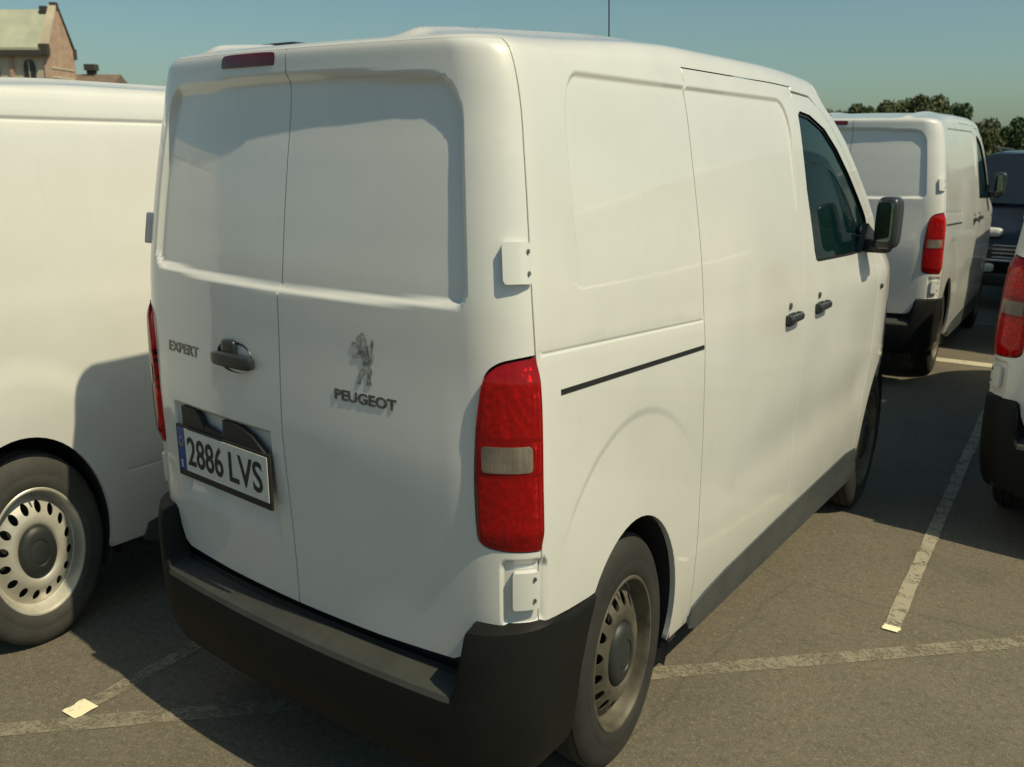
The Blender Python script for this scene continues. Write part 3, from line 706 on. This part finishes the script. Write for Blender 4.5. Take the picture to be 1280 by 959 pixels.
main = make_van((0, 0, 0), tyre=M['rubber_dark'], steel=M['steel_brown'])
tag(main, 'white panel van in the middle, rear doors and number plate facing the camera', 'van', 'white panel vans parked in the car park')
def clone(src, loc, label, drop=()):
    c = copy_tree(src); c.location = loc; c['label'] = label
    def rm(o):
        for ch in kids(o):
            rm(ch)
            if ch.name.split('.')[0] in drop: bpy.data.objects.remove(ch)
    rm(c); return c
PL = ('number_plate', 'plate_face', 'plate_band', 'band_letter', 'band_stars', 'plate_characters', 'antenna')
far = clone(main, (-.39534, 7.55327, 0), 'white panel van in the row ahead, seen behind the wing mirror of the nearest van', PL)
far.rotation_euler.z = math.radians(2.4)
right = clone(main, (2.55224, 3.90809, 0), 'white panel van cut off by the right edge, only its left tail light corner showing', PL)
right.scale.y = 1.07
hidden = clone(main, (2.15, 9.95, 0), 'white panel van just outside the right edge, throwing its shadow on the far van', PL)
hidden.rotation_euler.z = math.radians(2.4)
left = make_van((-2.640, -.880, 0), drip=True, plates=False)
for ch in kids(left):
    if ch.name.startswith('antenna'): bpy.data.objects.remove(ch)
tag(left, 'white van cut off by the left edge, showing one steel wheel', 'van', 'white panel vans parked in the car park')

# ------------------------------------------------------------------ ground and markings
def asphalt():
    m, nt, bs = new_mat('asphalt'); v = coords(nt)
    big = noise(nt, v, .35, 5, .6); mid = noise(nt, v, 2.6, 6, .65); grit = noise(nt, v, 190, 3, .7)
    vo = nt.nodes.new('ShaderNodeTexVoronoi'); vo.inputs['Scale'].default_value = 130; nt.links.new(v, vo.inputs['Vector'])
    c = ramp(nt, mid, [(.3, (.132, .115, .084)), (.7, (.186, .163, .121))])
    c = mixc(nt, ramp(nt, big, [(.35, 0), (.7, .5)]), c, (.165, .142, .110))
    c = mixc(nt, ramp(nt, noise(nt, v, 24, 6, .75), [(.36, .75), (.52, 0)]), c, (.095, .082, .055))
    c = mixc(nt, ramp(nt, noise(nt, v, 46, 5, .7), [(.54, 0), (.68, .7)]), c, (.34, .30, .22))
    c = mixc(nt, ramp(nt, noise(nt, v, .9, 3, .5), [(.62, 0), (.70, .45)]), c, (.07, .062, .05))
    crk = nt.nodes.new('ShaderNodeTexVoronoi'); crk.feature = 'DISTANCE_TO_EDGE'; crk.inputs['Scale'].default_value = .28
    wv_ = nt.nodes.new('ShaderNodeMix'); wv_.data_type = 'VECTOR'; wv_.inputs[0].default_value = .12
    nn_ = nt.nodes.new('ShaderNodeTexNoise'); nn_.inputs['Scale'].default_value = 3; nn_.inputs['Detail'].default_value = 6; nt.links.new(v, nn_.inputs['Vector'])
    nt.links.new(v, wv_.inputs[4]); nt.links.new(nn_.outputs['Color'], wv_.inputs[5]); nt.links.new(wv_.outputs[1], crk.inputs['Vector'])
    c = mixc(nt, ramp(nt, crk.outputs['Distance'], [(.0, .4), (.004, 0)]), c, (.06, .055, .045))
    c = mixc(nt, ramp(nt, vo.outputs['Distance'], [(.10, .55), (.45, 0)]), c, (.32, .29, .24))
    c = mixc(nt, ramp(nt, grit, [(.40, .75), (.58, 0)]), c, (.08, .072, .06))
    nt.links.new(c, bs.inputs['Base Color']); bs.inputs['Roughness'].default_value = .88; bs.inputs['Specular IOR Level'].default_value = .25
    bump(nt, bs, grit, .55, .01); return m
def line_paint(name, cov, col, mx_=1):
    m, nt, bs = new_mat(name); v = coords(nt); out = nt.nodes['Material Output']
    bs.inputs['Base Color'].default_value = (*col, 1); bs.inputs['Roughness'].default_value = .8
    tr = nt.nodes.new('ShaderNodeBsdfTransparent'); mxs = nt.nodes.new('ShaderNodeMixShader')
    n = mixc(nt, .5, noise(nt, v, 60, 5, .7), noise(nt, v, 9, 6, .65))
    f = ramp(nt, n, [(.5-cov-.06, 0), (.5-cov+.07, mx_)])
    nt.links.new(f, mxs.inputs[0]); nt.links.new(tr.outputs[0], mxs.inputs[1]); nt.links.new(bs.outputs[0], mxs.inputs[2]); nt.links.new(mxs.outputs[0], out.inputs[0])
    return m
g = MB(); n = 8
g.add([(-600, -600, 0), (600, -600, 0), (600, 600, 0), (-600, 600, 0)], [(0, 1, 2, 3)])
tag(g.make('asphalt_ground', asphalt(), smooth=False), 'worn brownish grey asphalt of the car park', kind='structure')
Mw = line_paint('worn_line_paint', .02, (.30, .27, .20), .7); Mw2 = line_paint('fresher_line_paint', .07, (.34, .31, .23), .85); Mb = line_paint('bright_line_paint', .09, (.78, .71, .50), 1)
def strip(p, q, w_, mat, name='parking_line', z=.003, wob=.004):
    p, q = np.array(p, float), np.array(q, float); d = q-p; L = np.linalg.norm(d); d /= L; nr = np.array([-d[1], d[0]]); n = max(4, int(L/.08)); V = []
    for i in range(n+1):
        c = p+d*L*i/n
        for s in (-1, 1):
            e = c+nr*s*(w_/2+random.uniform(-wob, wob)); V.append((e[0], e[1], z))
    o = obj(name, V, [(2*i, 2*i+1, 2*i+3, 2*i+2)[::-1] for i in range(n)], mat, smooth=False); o['kind'] = 'structure'; return o
strip((-6.2, -5.55), (8.2, 8.98), .095, Mw)                         # slanting line along the stall ends
dv = np.array([-.0635, 1.0])
for k in range(-1, 3):
    a = np.array([1.512, 2.50])+np.array([2.60, 2.76])*k
    if k == -1: a = np.array([-1.110, -.33])
    strip(a+dv*(.10 if k < 0 else .05), a+dv*5.2, .078, Mw if k < 0 else Mw2, z=.004)
    strip(a, a+dv*(.105 if k < 0 else .055), .10 if k < 0 else .08, Mb, z=.006, wob=.005)
strip((.25, 9.22), (1.5, 9.30), .22, line_paint('old_yellowed_paint', .12, (.50, .46, .34), .9), z=.004)
strip((-6.0, 11.9), (6.5, 12.2), .10, Mw2, z=.004)

# ------------------------------------------------------------------ dark car facing the camera
def make_car(loc, rz):
    root = empty('parked_car', loc, rz)
    dark = simple('dark_car_paint', (.008, .010, .014), .3, .0, coat=.35, var=.2, scale=2)
    glass = simple('dark_windscreen', (.012, .016, .018), .06, coat=1)
    S = [(-.02, .70, .42, .62, .60, .50), (.02, .80, .36, .74, .72, .66), (.14, .87, .30, .82, .82, .76), (.45, .90, .28, .96, .98, .82), (.70, .91, .28, 1.00, 1.04, .82), (.76, .91, .28, 1.01, 1.08, .82),
         (1.02, .91, .28, 1.03, 1.40, .79), (1.26, .91, .28, 1.04, 1.60, .76), (1.9, .91, .28, 1.04, 1.64, .74), (3.3, .91, .28, 1.05, 1.62, .70), (3.95, .90, .30, 1.05, 1.48, .56), (4.25, .86, .34, 1.0, 1.08, .70), (4.34, .76, .42, .80, .84, .60)]
    V = []; k = 9
    for (y, W, zb, belt, top, wt) in S:
        pr_ = [(0, zb), (W*.85, zb), (W, zb+.12), (W*1.0, (zb+belt)/2), (W*.97, belt), ((W*.97+wt)/2, (belt+top)/2), (wt, top-.03), (wt*.8, top), (0, top+.02)]
        V += [(x, y, z) for x, z in pr_]+[(-x, y, z) for x, z in pr_[::-1]]
    m_ = 2*k; Fc = [(i*m_+j, (i+1)*m_+j, (i+1)*m_+(j+1) % m_, i*m_+(j+1) % m_) for i in range(len(S)-1) for j in range(m_)]+[tuple(range(m_)), tuple(range((len(S)-1)*m_, len(S)*m_))[::-1]]
    obj('body', V, Fc, dark, root, sharp=45)
    ws = MB(); V = []
    for i, (y, z, wd) in enumerate(((.74, 1.08, .79), (.90, 1.25, .76), (1.05, 1.42, .74), (1.22, 1.57, .71))):
        for q in np.linspace(-1, 1, 13): V.append((q*wd, y-.055*(1-q*q)-.012, z+.012))
    ws.add(V, [(i*13+j, i*13+j+1, (i+1)*13+j+1, (i+1)*13+j) for i in range(3) for j in range(12)]).make('windscreen', glass, root)
    for s in (-1, 1):
        a = MB(); x = .80*s; a.add([(s*.895, .98, 1.07), (s*.895, 2.35, 1.07), (s*.77, 2.35, 1.55), (s*.785, 1.36, 1.53)], [(0, 1, 2, 3)]); a.add([(s*.895, 2.42, 1.08), (s*.89, 3.5, 1.09), (s*.73, 3.3, 1.55), (s*.77, 2.42, 1.555)], [(0, 1, 2, 3)])
        a.make('side_window', glass, root, smooth=False)
        a = MB(); a.box((min(s*.20, s*.58), -.02, .765), (max(s*.20, s*.58), .18, .865), .55); a.make('headlight', M['head'], root)
        a = MB(); a.box((min(s*.24, s*.50), -.05, .40), (max(s*.24, s*.50), .06, .50), .55); a.make('fog_lamp', M['head'], root)
        a = MB(); a.box((min(s*.93, s*1.10), .95, 1.06), (max(s*.93, s*1.10), 1.07, 1.21), .5); a.make('wing_mirror', dark, root)
        a = MB(); a.tube((s*.68, 1.45, 1.675), (s*.66, 3.4, 1.655), .012); a.tube((s*.68, 1.47, 1.60), (s*.68, 1.47, 1.655), .012); a.tube((s*.66, 3.38, 1.59), (s*.66, 3.38, 1.655), .012); a.make('roof_rail', M['trim'], root)
    for z in (.56, .60, .64, .68): MB().box((-.30, -.045, z), (.30, .0, z+.012), .4).make('grille_slat', M['head'], root)
    MB().box((-.78, -.05, .52), (.78, .02, .545), .4).make('bumper_strip', M['head'], root)
    MB().box((-.86, -.035, .26), (.86, .12, .40), .4).make('lower_bumper', M['trim'], root)
    a = MB().box((.10, 1.30, 1.20), (.22, 1.42, 1.30)); a = MB(); a.add([(-.34, 1.085, 1.50), (-.20, 1.070, 1.50), (-.205, 1.020, 1.44), (-.34, 1.035, 1.44)], [(0, 1, 2, 3)]); a.make('windscreen_sticker', M['plate'], root, smooth=False)
    for (x, y, s) in ((.84, .85, 1), (.84, 3.45, 1), (-.84, .85, -1), (-.84, 3.45, -1)):
        w_ = wheel(root, x+.05*s if s > 0 else x-.05, y, s)
    return root
car = make_car((.50, 13.35, 0), 0.0)
tag(car, 'dark car with bright headlights facing the camera behind the farther white vans', 'car')

# ------------------------------------------------------------------ brick building far left
def bpoint(px, py, D):
    yaw, pit, rol, f = -.62897, -.2575, .00821, 1117.98
    cam = SC.camera.matrix_world; d = cam.to_3x3()@Vector(((px-640)/f, -(py-479.5)/f, -1)); p = cam.translation+d*D
    return p
def brick_mat():
    m, nt, bs = new_mat('old_brick'); v = coords(nt)
    c = ramp(nt, noise(nt, v, 1.2, 6, .7), [(.3, (.33, .21, .155)), (.7, (.50, .36, .27))])
    nt.links.new(c, bs.inputs['Base Color']); bs.inputs['Roughness'].default_value = .9; return m
Mbr = brick_mat(); Mren = simple('pale_render', (.50, .44, .33), .9, var=.12, scale=.8); Mrf = simple('pale_roof', (.40, .41, .32), .8, var=.12, scale=.7); Mdk = simple('dark_stone', (.05, .045, .04), .9); Mwn = simple('dark_window', (.03, .03, .035), .2)
def make_building():
    loc = (-86.6, 44.9, 0); root = empty('brick_building', loc, math.radians(128-90-6))
    # local x: along the long wall (negative = away to the left), y: depth (positive = away); gable wall at x = 0
    W, E, Rz, Lg = 4.6, 7.65, 10.35, 34.0
    g_ = MB(); g_.prism([(0, 0), (W, 0), (W, E), (W/2+.25, Rz+.0), (W/2-.25, Rz+.0), (0, E)], 0, -.5, 0); g_.make('gable_wall', Mbr, root, smooth=False)
    MB().box((-Lg, .15, 0), (-.5, W-.15, E-.1)).make('long_wall', Mren, root, smooth=False)
    r = MB(); r.prism([(-.35, E-.12), (W/2, Rz-.25), (W+.35, E-.12), (W+.35, E+.12), (W/2, Rz), (-.35, E+.12)], 0, -Lg-.3, -.5); r.make('roof', Mrf, root, smooth=False)
    gt = MB(); gt.box((-Lg-.3, -.5, E-.42), (-.5, -.2, E-.05)); gt.make('gutter', Mdk, root, smooth=False)
    cp = MB(); cl = MB()
    cl.prism([(-.25, E-.1), (W/2-.2, Rz), (W/2-.2, Rz+.25), (-.25, E+.2)], 0, -.65, .10); cl.make('pale_coping', Mren, root, smooth=False)
    cp.prism([(W/2+.2, Rz), (W+.25, E-.1), (W+.25, E+.2), (W/2+.2, Rz+.25)], 0, -.65, .10)
    cp.box((-.7, -.35, E-.35), (.15, .15, E+.35)); cp.box((-.7, W-.15, E-.35), (.15, W+.30, E+.35))
    cp.box((-.55, W/2-.22, Rz+.0), (.10, W/2+.22, Rz+.42)); cp.make('coping', Mdk, root, smooth=False)
    ch = MB(); ch.box((-1.5, W/2-.4, Rz-.3), (-.9, W/2+.1, Rz+.18)); ch.make('chimney', Mdk, root, smooth=False)
    bd = MB(); bd.box((.0, .5, 5.9), (.06, W-.5, 6.05)); bd.box((.0, .3, 6.5), (.06, W-.3, 6.62)); bd.make('string_course', Mren, root, smooth=False)
    for k in range(9):
        xc = -2.05-k*3.6
        p = MB(); p.box((xc-1.95, -.05, 0), (xc-1.55, .15, E-.42)); p.make('pilaster', Mbr, root, smooth=False)
        for zc in (6.35, 3.0):
            w_ = MB(); hw = .55
            pts = [(xc-hw, zc-.5), (xc+hw, zc-.5)]+[(xc+hw*math.cos(a), zc+.25+.45*math.sin(a)) for a in np.linspace(0, math.pi, 9)]
            w_.prism([(a, b) for a, b in pts], 1, .02, .16); wi = w_.make('window', Mwn, root, smooth=False)
            MB().box((xc-hw-.15, -.08, zc-.95), (xc+hw+.15, .14, zc-.52)).make('sill', M['plate'], wi, smooth=False)
            MB().box((xc-.04, -.02, zc-.5), (xc+.04, .018, zc+.6)).make('mullion', Mren, wi, smooth=False)
    return root
bld = make_building(); tag(bld, 'old brick gabled building with pale roof rising behind the left van', 'building')
def low_house():
    p = bpoint(118, 107, 110); root = empty('low_house', (p.x, p.y, 0), math.radians(35))
    z = 7.4/1.0
    h = (p.z/ZS)
    MB().box((-3, -4, 0), (3, 4, h-.6)).make('wall', Mren, root, smooth=False)
    r = MB(); r.prism([(-4.4, h-.7), (0, h+.9), (4.4, h-.7)], 0, -3.4, 3.4); r.make('roof', simple('tile_roof', (.17, .12, .09), .9, scale=1), root, smooth=False)
    c = MB(); c.box((-.6, -.4, h+.3), (.3, .4, h+1.5)); c.box((-.8, -.6, h+1.2), (.5, .6, h+1.7)); c.make('chimney', Mdk, root, smooth=False)
    for k in range(2): MB().box((-2.2+k*2.6, -4.06, h-3), (-1.2+k*2.6, -4.0, h-1.6)).make('window', Mwn, root, smooth=False)
    return root
tag(low_house(), 'low house with brown roof and dark chimney right of the brick building', 'house')

# ------------------------------------------------------------------ trees on the horizon
leafm = []
for k, (a, b) in enumerate((((.028, .056, .020), (.080, .130, .045)), ((.038, .060, .020), (.105, .125, .042)))):
    m, nt_, bs = new_mat('foliage'); v = coords(nt_); nt_.links.new(ramp(nt_, noise(nt_, v, .9, 5, .7), [(.3, a), (.7, b)]), bs.inputs['Base Color']); bs.inputs['Roughness'].default_value = .7; leafm.append(m)
bark = simple('bark', (.08, .06, .045), .95, bmp=.4)
def tree_mesh(h, r, seed, nl=13000):
    rg = np.random.default_rng(seed); cl = []
    for _ in range(16):
        a = rg.uniform(0, 2*math.pi); q = math.sqrt(rg.uniform(0, 1))*.72; cl.append((r*q*math.cos(a), r*q*math.sin(a), h*rg.uniform(.32, .86), r*rg.uniform(.25, .46)))
    V = []; Fc = []
    for i in range(nl):
        c = cl[rg.integers(len(cl))]; d = rg.normal(size=3); d /= np.linalg.norm(d); d *= rg.uniform(.55, 1.08)
        p = np.array([c[0]+d[0]*c[3], c[1]+d[1]*c[3], c[2]+d[2]*c[3]*.75]); s = rg.uniform(.045, .11)
        u = rg.normal(size=3); u /= np.linalg.norm(u); w2 = np.cross(u, rg.normal(size=3)); w2 /= np.linalg.norm(w2)
        n = len(V); V += [p-u*s-w2*s*.5, p+u*s-w2*s*.5, p+u*s*.8+w2*s*.6, p-u*s*.7+w2*s*.5]; Fc.append((n, n+1, n+2, n+3))
    return V, Fc, cl
def tree(px, py_top, D, r, seed, label):
    p = bpoint(px, py_top, D); h = p.z/ZS
    root = empty('tree', (p.x, p.y, 0), random.uniform(0, 6)); V, Fc, cl = tree_mesh(h*1.02, r, seed)
    obj('crown', V, Fc, leafm[seed % 2], root, smooth=False)
    t = MB(); t.tube((0, 0, 0), (.05, .05, h*.45), .22, .13)
    for c in cl[:7]: t.tube((.05, .05, h*.38), (c[0]*.8, c[1]*.8, c[2]), .09, .03, 6)
    t.make('trunk', bark, root); tag(root, label, 'tree', 'trees along the edge of the car park'); return root
tree(1088, 116, 62, 1.7, 1, 'small dark green tree leftmost of the tree tops above the far van')
tree(1120, 126, 66, 1.5, 2, 'lowest rounded tree top between two taller ones above the far van')
tree(1156, 111, 64, 2.5, 3, 'broad tall tree top above the roof of the far van')
tree(1184, 128, 68, 1.9, 4, 'tree sinking behind the right end of the far van roof')
tree(1228, 148, 70, 2.0, 5, 'olive green tree just right of the far van above the dark car')
tree(1262, 158, 72, 2.1, 6, 'low bushy tree over the roof of the dark car')
tree(1292, 146, 70, 2.1, 8, 'tree at the right edge above the dark car')
tree(1050, 138, 68, 1.6, 9, 'tree mostly hidden behind the near van windscreen pillar')
tree(1335, 140, 70, 2.4, 10, 'tree just beyond the right edge of the row of trees')
# ground-level hedge that closes the horizon beneath the trees
hv, hf = [], []; rg = np.random.default_rng(3)
a = bpoint(1035, 190, 72); b = bpoint(1400, 190, 78)
for i in range(9000):
    u = rg.uniform(); p = np.array([a.x+(b.x-a.x)*u, a.y+(b.y-a.y)*u+rg.uniform(-1, 1), rg.uniform(0, 2.35+.25*math.sin(u*31)+.2*math.sin(u*77))]); s = rg.uniform(.15, .3)
    q = rg.normal(size=3); q /= np.linalg.norm(q); w2 = np.cross(q, rg.normal(size=3)); w2 /= np.linalg.norm(w2)
    n = len(hv); hv += [p-q*s-w2*s, p+q*s-w2*s*.6, p+q*s+w2*s, p-q*s*.7+w2*s]; hf.append((n, n+1, n+2, n+3))
tag(obj('hedge', hv, hf, leafm[1], smooth=False), 'low green hedge along the edge of the car park', 'hedge', kind='stuff')
